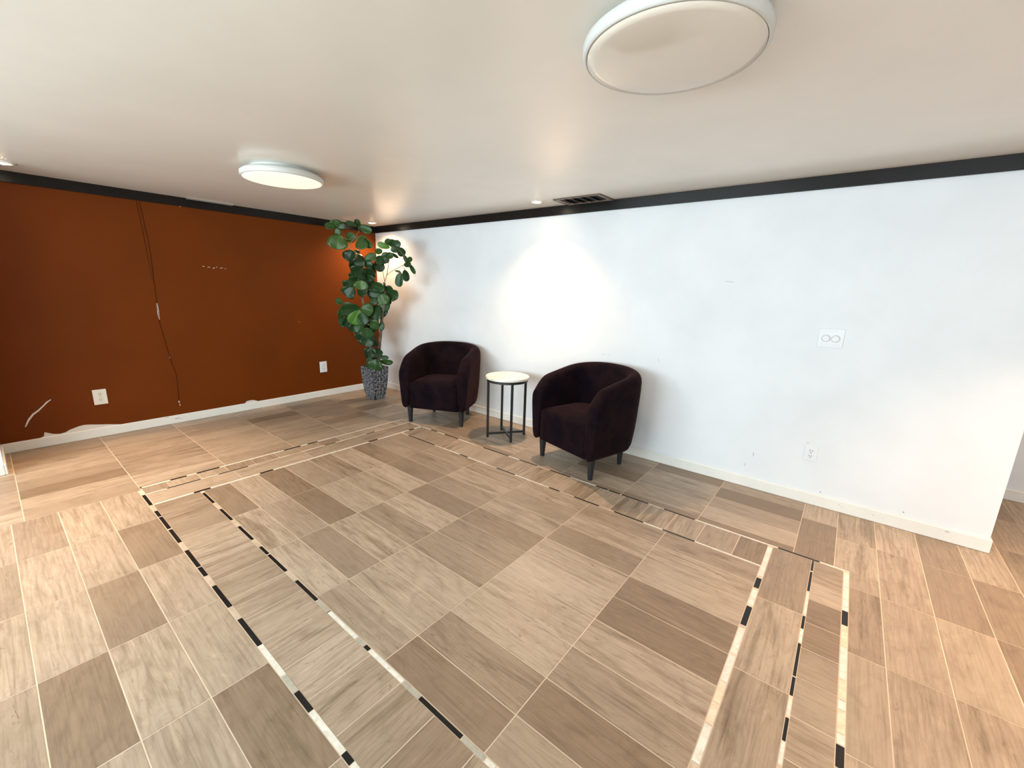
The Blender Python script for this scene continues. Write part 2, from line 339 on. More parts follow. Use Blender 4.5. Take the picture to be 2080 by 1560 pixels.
# marks on the orange wall, each raised a hair off the paint
def patch_x(bm, pts, x=.0012):       # polygon lying on the orange wall, points are (y, z)
    a = [bm.verts.new((x, y, z)) for y, z in pts]; b = [bm.verts.new((0, y, z)) for y, z in pts]
    bm.faces.new(a)
    for i in range(len(a)):
        j = (i+1) % len(a); bm.faces.new((a[i], b[i], b[j], a[j]))
bm = bmesh.new()
patch_x(bm, [(-3.625,.09),(-3.60,.10),(-3.592,.137),(-3.565,.122),(-3.54,.108),(-3.50,.098),(-3.46,.104),(-3.43,.122),(-3.37,.140),(-3.33,.146),(-3.28,.138),(-3.22,.124),(-3.16,.112),(-3.11,.10),(-3.07,.09)])
patch_x(bm, [(-1.93,.09),(-1.915,.112),(-1.88,.118),(-1.84,.116),(-1.80,.10),(-1.79,.09)])
patch_x(bm, [(-2.640,1.30),(-2.630,1.302),(-2.628,1.22),(-2.630,1.135),(-2.638,1.125),(-2.642,1.20)])
patch_x(bm, [(-2.578,.24),(-2.570,.245),(-2.567,.225),(-2.573,.215)]); patch_x(bm, [(-2.573,.205),(-2.566,.208),(-2.564,.19),(-2.570,.185)])
patch_x(bm, [(-2.598,.735),(-2.590,.738),(-2.591,.722),(-2.597,.722)])
patch_x(bm, [(-3.70,.215),(-3.693,.213),(-3.664,.268),(-3.632,.312),(-3.597,.340),(-3.555,.385),(-3.53,.412),(-3.508,.430),(-3.51,.436),(-3.54,.418),(-3.565,.388),(-3.604,.350),(-3.640,.323),(-3.673,.278)])
for y, z, w_, h_ in ((-2.195,1.692,.02,.008),(-2.15,1.685,.03,.007),(-2.10,1.678,.02,.010),(-2.07,1.69,.02,.006),(-2.03,1.684,.03,.008),(-1.985,1.680,.02,.005),(-1.20,1.05,.008,.008),(-2.33,2.283,.012,.008)):
    patch_x(bm, [(y,z),(y+w_,z+.003),(y+w_*.8,z+h_),(y+w_*.2,z+h_*.8)])
ch = obj('paint_chips', bm, M_chip, wall_left); ch['label'] = 'pale bare plaster where the orange paint has chipped off'
bm = bmesh.new()
path = [(-2.652,2.285),(-2.640,2.10),(-2.625,1.90),(-2.628,1.70),(-2.632,1.50),(-2.636,1.30),(-2.636,1.12),(-2.622,.95),(-2.607,.82),(-2.594,.73),(-2.576,.62),(-2.560,.52),(-2.566,.38),(-2.572,.25)]
random.seed(3)
pp = []
for (y0, z0), (y1, z1) in zip(path, path[1:]):
    for k in range(4): pp.append((y0+(y1-y0)*k/4+random.uniform(-.003, .003), z0+(z1-z0)*k/4))
pp.append(path[-1])
tube(bm, [(.0012, y, z) for y, z in pp], .0024, .0024, 6)
ck = obj('crack', bm, M_crack, wall_left, smooth=True); ck['label'] = 'dark wavering crack down the orange wall'
bm = bmesh.new(); tube(bm, [(.0012, -2.672+.03*k/6, 2.285-.75*k/6) for k in range(7)], .0022, .001, 6)
obj('crack', bm, M_crack, wall_left, smooth=True)['label'] = 'faint second crack beside the long one'
def patch_y(bm, pts, y=-.001):
    a = [bm.verts.new((x, y, z)) for x, z in pts]; b = [bm.verts.new((x, 0, z)) for x, z in pts]
    bm.faces.new(a)
    for i in range(len(a)):
        j = (i+1) % len(a); bm.faces.new((a[i], b[i], b[j], a[j]))
bm = bmesh.new()
patch_y(bm, [(4.795,1.668),(4.80,1.660),(4.86,1.658),(4.86,1.662),(4.805,1.664)])
patch_y(bm, [(3.755,.948),(3.80,.951),(3.80,.953),(3.755,.951)]); patch_y(bm, [(3.83,.95),(3.85,.951),(3.85,.955),(3.83,.953)])
patch_y(bm, [(4.318,.975),(4.321,.978),(4.332,.95),(4.329,.948)])
patch_y(bm, [(5.18,.30),(5.185,.31),(5.19,.28),(5.184,.27)]); patch_y(bm, [(5.13,.19),(5.134,.20),(5.14,.18),(5.136,.17)])
patch_y(bm, [(5.52,.478),(5.535,.480),(5.535,.474),(5.52,.472)])
obj('scuff_marks', bm, M_scuff, wall_back)['label'] = 'faint grey scuffs on the white wall'
bm = bmesh.new()
for x, z in ((4.46,.055),(5.66,.115),(6.13,.125)):
    patch_y(bm, [(x-.005,z),(x,z-.005),(x+.005,z),(x,z+.005)])
obj('scuff_marks', bm, M_dot, wall_back)
bm = bmesh.new()
for x, z, s in ((3.0,.05,.004),(3.42,.04,.004),(4.45,.05,.006),(5.98,.05,.006),(6.03,.045,.004),(6.35,.073,.012),(5.80,.045,.005),(5.78,.06,.006),(2.98,.03,.003)):
    a = [bm.verts.new((x+s*dx, -.0138, z+s*.6*dz)) for dx, dz in ((-1,0),(0,-1),(1.4,-.3),(.4,1))]; bm.faces.new(a)
for y, z, s in ((-2.62,.055,.03),(-2.58,.04,.012),(-1.20,.06,.01),(-1.05,.06,.008),(-2.70,.097-.012,.02)):
    a = [bm.verts.new((.0138, y+s*dx, z+s*.25*dz)) for dx, dz in ((-1,0),(0,-1),(1.4,-.3),(.4,1))]; bm.faces.new(a)
obj('scuff_marks', bm, M_scuff, bb_back, solid=.0005)['label'] = 'dark nicks in the white baseboards'

# ---------------------------------------------------------------- outlets and dimmer plate
def disc(bm, cx, cz, r, y0, y1, n=24, sx=1, mi=0):
    a = [bm.verts.new((cx+r*sx*math.cos(2*PI*i/n), y0, cz+r*math.sin(2*PI*i/n))) for i in range(n)]
    b = [bm.verts.new((v.co.x, y1, v.co.z)) for v in a]
    bm.faces.new(a).material_index = mi; bm.faces.new(b[::-1]).material_index = mi
    for i in range(n): bm.faces.new((a[i], b[i], b[(i+1)%n], a[(i+1)%n])).material_index = mi
def outlet(label, loc, rz, w_, h_, m):
    t = thing('wall_outlet', label, 'outlet', loc, rz, 'wall outlets')
    obj('cover_plate', B(-w_/2, w_/2, -.007, 0, -h_/2, h_/2), m, t, bevel=.003)
    for s in (1, -1):
        bm = bmesh.new(); disc(bm, 0, s*h_*.18, .019, -.010, -.006, sx=.95)
        rc = obj('receptacle', bm, m, t)
        bm = bmesh.new()
        for dx in (-.0075, .0075): box(bm, dx-.0015, dx+.0015, -.0106, -.0099, s*h_*.18-.001, s*h_*.18+.010)
        disc(bm, 0, s*h_*.18-.009, .0032, -.0106, -.0099, 10)
        obj('slot', bm, M_slot, rc)
    bm = bmesh.new(); disc(bm, 0, 0, .0035, -.009, -.006, 10); obj('screw', bm, M_steel, t)
    return t
outlet('ivory wall outlet low on the orange wall, nearest the left edge of the room', (0, -3.183, .400), PI/2, .100, .150, M_plastic_aged)
outlet('white wall outlet on the orange wall beside the potted plant', (0, -.918, .420), PI/2, .102, .150, M_plastic)
outlet('white wall outlet low on the white wall below the dimmer plate', (5.556, 0, .400), 0, .084, .115, M_plastic)
t = thing('dimmer_switch', 'white wall plate with two round dimmer knobs on the white wall', 'switch', (5.541, 0, 1.277), 0)
obj('cover_plate', B(-.075, .075, -.007, 0, -.068, .068), M_plastic, t, bevel=.003)
for s in (-1, 1):
    bm = bmesh.new(); n = 32
    prof = [(.0, -.026), (.019, -.026), (.0215, -.024), (.024, -.012), (.027, -.0068)]
    for (ra, ya), (rb, yb) in zip(prof, prof[1:]):
        for i in range(n):
            c0, s0, c1, s1 = math.cos(2*PI*i/n), math.sin(2*PI*i/n), math.cos(2*PI*(i+1)/n), math.sin(2*PI*(i+1)/n)
            q = [bm.verts.new((s*.028+ra*c0, ya, ra*s0-.002)), bm.verts.new((s*.028+rb*c0, yb, rb*s0-.002)), bm.verts.new((s*.028+rb*c1, yb, rb*s1-.002)), bm.verts.new((s*.028+ra*c1, ya, ra*s1-.002))]
            if ra == 0: bm.faces.new((q[0], q[1], q[2]))
            else: bm.faces.new(q)
    bmesh.ops.remove_doubles(bm, verts=bm.verts, dist=1e-5)
    obj('knob', bm, M_plastic, t)
    for z in (.047, -.047):
        bm = bmesh.new(); disc(bm, s*.028, z, .003, -.0085, -.006, 10); obj('screw', bm, M_plastic_aged, t)

# ---------------------------------------------------------------- ceiling fixtures
M_fixture = mat('white_fixture_plastic', (.64, .64, .61), .35)
M_lit = mat('lit_diffuser', (.4, .38, .32), .4, emit=(1, .93, .68), estr=0.75)
M_unlit = mat('unlit_diffuser', (.78, .71, .61), .10, spec=.6)
def disc_lamp(label, x, y, r, lit):
    t = thing('ceiling_lamp', label, 'lamp', (x, y, H), 0, 'flush disc ceiling lamps')
    bm = bmesh.new(); lathe(bm, [(0, 0), (r*.74, 0), (r*.74, -.030), (0, -.030)], 64); obj('base_plate', bm, M_fixture, t, smooth=False)
    bm = bmesh.new(); lathe(bm, [(r*.72, -.020), (r*.93, -.026), (r, -.042), (r*.999, -.056), (r*.990, -.068), (r*.975, -.074), (r*.955, -.075), (r*.948, -.068), (r*.7, -.04), (r*.72, -.020)], 96); obj('housing', bm, M_fixture, t, smooth=True)
    bm = bmesh.new(); lathe(bm, [(r*.946, -.066), (r*.944, -.076), (r*.85, -.081), (r*.6, -.088), (r*.3, -.091), (0, -.092)], 96); obj('diffuser', bm, M_lit if lit else M_unlit, t, smooth=True)
    for a in (math.radians(-50), math.radians(-12)):
        bm = bmesh.new(); lathe(bm, [(0, -.018), (.006, -.018), (.007, -.030), (0, -.032)], 12, r*.79*math.cos(a), r*.79*math.sin(a)); obj('screw', bm, M_steel, t)
    return t
disc_lamp('round flush ceiling lamp glowing warm white, over the middle of the floor', 2.10, -2.20, .283, True)
disc_lamp('large unlit round flush ceiling lamp nearest the viewer', 5.045, -2.26, .287, False)
M_ring = mat('downlight_ring', (.75, .70, .62), .25)
M_bulb = mat('downlight_bulb', (1, 1, 1), .4, emit=(1, .80, .55), estr=40)
def downlight(label, x, y, power, tilt=(0, 0), size=100, blend=.6, colour=(1, .65, .38)):
    t = thing('downlight', label, 'downlight', (x, y, H), 0, 'small recessed downlights')
    bm = bmesh.new(); lathe(bm, [(.040, -.001), (.044, -.010), (.056, -.009), (.066, -.003), (.067, 0), (.040, 0), (.040, -.001)], 40); obj('trim_ring', bm, M_ring, t, smooth=True)
    bm = bmesh.new(); lathe(bm, [(.040, -.002), (.037, -.008), (.024, -.013), (0, -.015)], 32); obj('bulb', bm, M_bulb, t, smooth=True)
    d = bpy.data.lights.new('beam', 'SPOT'); d.energy = power; d.color = colour; d.spot_size = math.radians(size); d.spot_blend = blend; d.shadow_soft_size = .03
    o = bpy.data.objects.new('beam', d); col.objects.link(o); o.parent = t; o.location = (0, 0, -.03); o.rotation_euler = (tilt[1], tilt[0], 0)
    return t
downlight('small lit downlight at the left end of the ceiling above the orange wall', .41, -3.51, 230, tilt=(-.33, .09), size=70, blend=1)
downlight('small lit downlight in the ceiling corner above the potted plant', .353, -.287, 60, size=150, blend=1)
downlight('small lit downlight above the side table beside the brown grille', 3.109, -.305, 100, tilt=(0, -.24), size=125, blend=1)
downlight('small lit downlight at the right end of the white wall', 6.80, -.75, 240, tilt=(0, -.3), size=112, blend=1)
downlight('small lit downlight over the floor left of the viewer', 2.45, -4.35, 125, size=88, blend=1, colour=(1, .60, .32))
downlight('small lit downlight in the passage behind the end of the white wall', 7.60, .55, 60, size=140, blend=1)

# brown grille near the black trim
M_grille = mat('brown_grille', (.11, .075, .055), .4); M_frame = mat('tan_vent_frame', (.30, .24, .19), .4); M_dark = mat('duct_dark', (.012, .010, .009), .8)
t = thing('air_vent', 'brown rectangular air grille in the ceiling beside the black trim of the white wall', 'vent', (3.535, -.165, H), 0)
bm = bmesh.new(); a, b, c, d = -.235, .235, -.135, .135
for q in ((a, b, c, c+.028), (a, b, d-.028, d), (a, a+.035, c+.028, d-.028), (b-.035, b, c+.028, d-.028)): box(bm, *q, -.008, 0)
obj('frame', bm, M_frame, t, bevel=.002)
bm = bmesh.new()
for q in ((a-.006, b+.006, c-.006, c), (a-.006, b+.006, d, d+.006), (a-.006, a, c, d), (b, b+.006, c, d)): box(bm, *q, -.010, 0)
obj('rim', bm, M_grille, t)
obj('duct', B(a+.035, b-.035, c+.028, d-.028, -.002, 0), M_dark, t)
for i in range(4):
    bm = bmesh.new(); x = -.13+.088*i
    v = [bm.verts.new(p) for p in ((x-.035, c+.03, -.003), (x+.012, c+.03, -.022), (x+.012, d-.03, -.022), (x-.035, d-.03, -.003))]; bm.faces.new(v)
    obj('slat', bm, M_grille, t, solid=.002)
# slim metal vent at the top of the orange wall
M_pale = mat('pale_metal', (.40, .36, .31), .35, .3)
t = thing('linear_vent', 'slim pale metal slot vent at the ceiling edge above the orange wall', 'vent', (.055, -2.06, H), 0)
bm = bmesh.new()
for q in ((-.034, -.028, -.21, .21), (.028, .034, -.21, .21), (-.028, .028, -.21, -.203), (-.028, .028, .203, .21)): box(bm, *q, -.010, 0)
obj('frame', bm, M_pale, t)
obj('grille', B(-.028, .028, -.203, .203, -.003, 0), M_frame, t)
for i in range(3):
    obj('slat', B(-.016+.014*i, -.012+.014*i, -.203, .203, -.009, -.003), M_pale, t)

# ---------------------------------------------------------------- armchairs
def velvet():
    m = mat('plum_black_velvet', (.008, .004, .006), .9, spec=.08); b = bsdf(m)
    b.inputs['Sheen Weight'].default_value = .10; b.inputs['Sheen Roughness'].default_value = .4; b.inputs['Sheen Tint'].default_value = (.42, .16, .17, 1)
    tc = N(m, 'ShaderNodeTexCoord'); n = noise(m, tc.outputs['Object'], 7, 5, .6, .6)
    r = ramp(m, n.outputs[0], [(.35, (.004, .002, .004)), (.7, (.014, .0055, .007))]); L(m, r.outputs[0], b.inputs['Base Color'])
    n2 = noise(m, tc.outputs['Object'], 260, 2); bump(m, n2.outputs[0], .25, .001)
    return m
M_velvet = velvet(); M_leg = mat('black_leg', (.014, .015, .018), .35)
def make_chair(label, loc, rz):
    t = thing('armchair', label, 'armchair', loc, rz, 'barrel armchairs against the white wall')
    CW, CF, CB, TH = .348, -.370, .270, .061
    # plan of the horseshoe shell
    pts = []
    for i in range(10): pts.append((CW, CF + (0-CF)*i/10.0, (1, 0)))
    for i in range(0, 33):
        a = PI*i/32; e_ = 2/2.35; ca, sa = math.cos(a), math.sin(a)
        x, y = CW*math.copysign(abs(ca)**e_, ca), CB*sa**e_
        nx, ny = math.copysign(abs(x/CW)**1.35, x)/CW, (y/CB)**1.35/CB; l = math.hypot(nx, ny); pts.append((x, y, (nx/l, ny/l)))
    for i in range(1, 11): pts.append((-CW, 0 + (CF-0)*i/10.0, (-1, 0)))
    ln = [0]
    for p, q in zip(pts, pts[1:]): ln.append(ln[-1] + math.hypot(q[0]-p[0], q[1]-p[1]))
    T = ln[-1]
    bm = bmesh.new(); rings = []
    for (x, y, (nx, ny)), s in zip(pts, ln):
        e = min(s, T-s); u = e/(T/2)
        h = .770 + .130*math.sin(PI/2*min(1, u*1.04))**1.15
        k = 1.0
        if e < .13: h -= .105*(1-e/.13)**2
        rec = .018*max(0, ny)                 # the back leans slightly outwards
        prof = [(TH-.028, .176), (TH-.016, .30), (TH, .46), (TH+.009, h-.11), (TH+.004, h-.05), (TH-.020, h-.012), (0, h), (-TH+.022, h-.012), (-TH+.002, h-.045), (-TH-.004, h-.10), (-TH, .52), (-TH+.004, .36), (-TH+.010, .176)]
        ring = []
        for o_, z in prof:
            lean = rec*(z-.19)/.7
            yy = y
            if s == ln[0] or s == T: yy = y + .0
            ring.append(bm.verts.new((x + nx*(o_+lean), yy + ny*(o_+lean), z)))
        rings.append(ring)
    n = len(rings[0])
    for a, b in zip(rings, rings[1:]):
        for i in range(n): bm.faces.new((a[i], a[(i+1) % n], b[(i+1) % n], b[i]))
    # rounded front ends of the arms
    for ring, sg in ((rings[0], 1), (rings[-1], -1)):
        cx = sum(v.co.x for v in ring)/n; cz = .42; prev = ring
        for k_, dy in ((.93, -.012), (.72, -.018)):
            nr = [bm.verts.new((cx+(v.co.x-cx)*k_, v.co.y+dy, cz+(v.co.z-cz)*(1-(1-k_)*.25))) for v in ring]
            for i in range(n): bm.faces.new((prev[i], nr[i], nr[(i+1) % n], prev[(i+1) % n]))
            prev = nr
        bm.faces.new(prev)
    obj('backrest', bm, M_velvet, t, smooth=True, subsurf=1)
    # seat with its front apron
    SW = CW-TH+.004
    out = [(-SW, CF+.006)] + [(-SW+2*SW*i/8, CF+.006) for i in range(1, 8)] + [(SW, CF+.006)]
    out += [(SW, CF+(0-CF)*i/5) for i in range(1, 5)]
    out += [(SW*math.copysign(abs(math.cos(PI*i/20))**.88, math.cos(PI*i/20)), (CB-TH+.004)*math.sin(PI*i/20)**.88) for i in range(0, 21)]
    out += [(-SW, (CF)*i/5) for i in range(1, 5)]
    bm = bmesh.new(); rr = []
    cy = -.06
    for sc, z in ((.97, .180), (1, .186), (1, .20), (1, .33), (1, .445), (.992, .462), (.96, .480), (.86, .496), (.6, .508), (.3, .513)):
        ring = []
        for x, y in out:
            ring.append(bm.verts.new((x*sc, cy+(y-cy)*sc, z)))
        rr.append(ring)
    for a, b in zip(rr, rr[1:]):
        for i in range(len(a)): bm.faces.new((a[i], a[(i+1) % len(a)], b[(i+1) % len(a)], b[i]))
    bm.faces.new(rr[0][::-1]); bm.faces.new(rr[-1])
    obj('seat', bm, M_velvet, t, smooth=True)
    # legs
    for (lx, ly, big) in ((-.315, -.305, 1), (.315, -.305, 1), (-.225, .17, 0), (.225, .17, 0)):
        bm = bmesh.new()
        r0, r1 = (.034, .021) if big else (.030, .019)
        lathe(bm, [(0, 0), (r1*.9, 0), (r1, .004), (r0, .180), (r0, .205), (0, .205)], 20, lx, ly)
        obj('leg', bm, M_leg, t, smooth=False, bevel=0)
    return t
make_chair('dark plum velvet barrel armchair between the potted plant and the small side table', (1.928, -.404, 0), math.radians(25.5))
make_chair('dark plum velvet barrel armchair right of the small side table, nearer the viewer', (3.905, -.405, 0), math.radians(-15.5))

# ---------------------------------------------------------------- side table
def marble():
    m = mat('white_marble_top', (.85, .82, .76), .22); tc = N(m, 'ShaderNodeTexCoord')
    n = noise(m, mapping(m, tc.outputs['Object'], (3, 14, 3)), 1.0, 6, .6, 1.0)
    r = ramp(m, n.outputs[0], [(.36, (.74, .62, .46)), (.47, (.85, .79, .68)), (.6, (.90, .87, .82))]); L(m, r.outputs[0], bsdf(m).inputs['Base Color']); return m
M_blk = mat('black_powder_coat', (.016, .018, .019), .4)
t = thing('side_table', 'small round side table with pale top and black metal frame between the armchairs', 'table', (2.912, -.43, 0), math.radians(9))
bm = bmesh.new(); lathe(bm, [(0, .638), (.222, .638), (.229, .641), (.230, .644), (.230, .661), (.227, .665), (0, .665)], 72); obj('tabletop', bm, marble(), t, smooth=False)
bm = bmesh.new(); lathe(bm, [(.196, .612), (.216, .612), (.216, .638), (.196, .638), (.196, .612)], 64); obj('ring_frame', bm, M_blk, t)
for i in range(4):
    a = PI/4+PI/2*i; bm = bmesh.new(); vv = box(bm, -.011, .011, -.011, .011, 0, .612)
    bmesh.ops.rotate(bm, verts=bm.verts, cent=(0,0,0), matrix=Matrix.Rotation(a, 3, 'Z')); bmesh.ops.translate(bm, verts=bm.verts, vec=(.203*math.cos(a), .203*math.sin(a), 0))
    obj('leg', bm, M_blk, t)
for i in range(2):
    a = PI/4+PI/2*i; bm = bmesh.new(); z0 = .030
    if i == 0: box(bm, -.194, .194, -.009, .009, z0, z0+.020)
    else:
        box(bm, -.194, -.009, -.009, .009, z0, z0+.020); box(bm, .009, .194, -.009, .009, z0, z0+.020)
    bmesh.ops.rotate(bm, verts=bm.verts, cent=(0,0,0), matrix=Matrix.Rotation(a, 3, 'Z')); obj('cross_bar', bm, M_blk, t)

# ---------------------------------------------------------------- potted plant
def pot_material():
    m = mat('black_white_rattan', (.03,.03,.035), .45); tc = N(m, 'ShaderNodeTexCoord')
    v1 = N(m, 'ShaderNodeTexBrick'); v1.inputs['Scale'].default_value = 1; v1.offset = .37; v1.squash = .8
    v1.inputs['Brick Width'].default_value = .05; v1.inputs['Row Height'].default_value = .019; v1.inputs['Mortar Size'].default_value = .0042
    v1.inputs['Color1'].default_value = (.008,.009,.013,1); v1.inputs['Color2'].default_value = (.025,.027,.040,1); v1.inputs['Mortar'].default_value = (.42,.44,.47,1)
    uv = N(m, 'ShaderNodeUVMap', uv_map='UVMap'); n0 = noise(m, uv.outputs[0], 40, 3, .6, 0)
    add = N(m, 'ShaderNodeVectorMath', operation='MULTIPLY_ADD'); L(m, n0.outputs['Color'], add.inputs[0]); add.inputs[1].default_value = (.022, .012, 0); L(m, uv.outputs[0], add.inputs[2])
    L(m, add.outputs[0], v1.inputs['Vector'])
    n = noise(m, uv.outputs[0], 34, 3, .6); r = ramp(m, n.outputs[0], [(.44, (0,0,0)), (.54, (1,1,1))])
    c = mixc(m, r.outputs[0], (.014,.015,.020), v1.outputs[0]); L(m, c, bsdf(m).inputs['Base Color']); bump(m, n.outputs[0], .6, .004)
    return m
PX, PY = .585, -.49
t = thing('potted_fig_plant', 'tall artificial fiddle-leaf fig in a tapered black and white pot in the room corner', 'plant', (PX, PY, 0), 0)
bm = bmesh.new(); uvp = bm.loops.layers.uv.new('UVMap')
def sq(s, z): return [bm.verts.new((a*s, b*s, z)) for a, b in ((-1,-1),(1,-1),(1,1),(-1,1))]
lv = [(.080, 0), (.088, .006), (.104, .10), (.119, .22), (.128, .34), (.132, .445), (.135, .456), (.120, .456), (.117, .40)]
R_ = [sq(s, z) for s, z in lv]; acc = 0
for k, (a, b) in enumerate(zip(R_, R_[1:])):
    for i in range(4):
        j = (i+1) % 4; f = bm.faces.new((a[i], a[j], b[j], b[i]))
        for l in f.loops:
            vi = l.vert.co; along = vi.x if i in (0, 2) else vi.y
            l[uvp].uv = (along + i*.7, vi.z)
bm.faces.new(R_[0][::-1]); bm.faces.new(R_[-1])
obj('pot', bm, pot_material(), t)
M_soil = paint('soil', (.03, .022, .016), .9, .1, .2, .8, 60)
bm = bmesh.new(); box(bm, -.116, .116, -.116, .116, .401, .418); obj('soil', bm, M_soil, t)
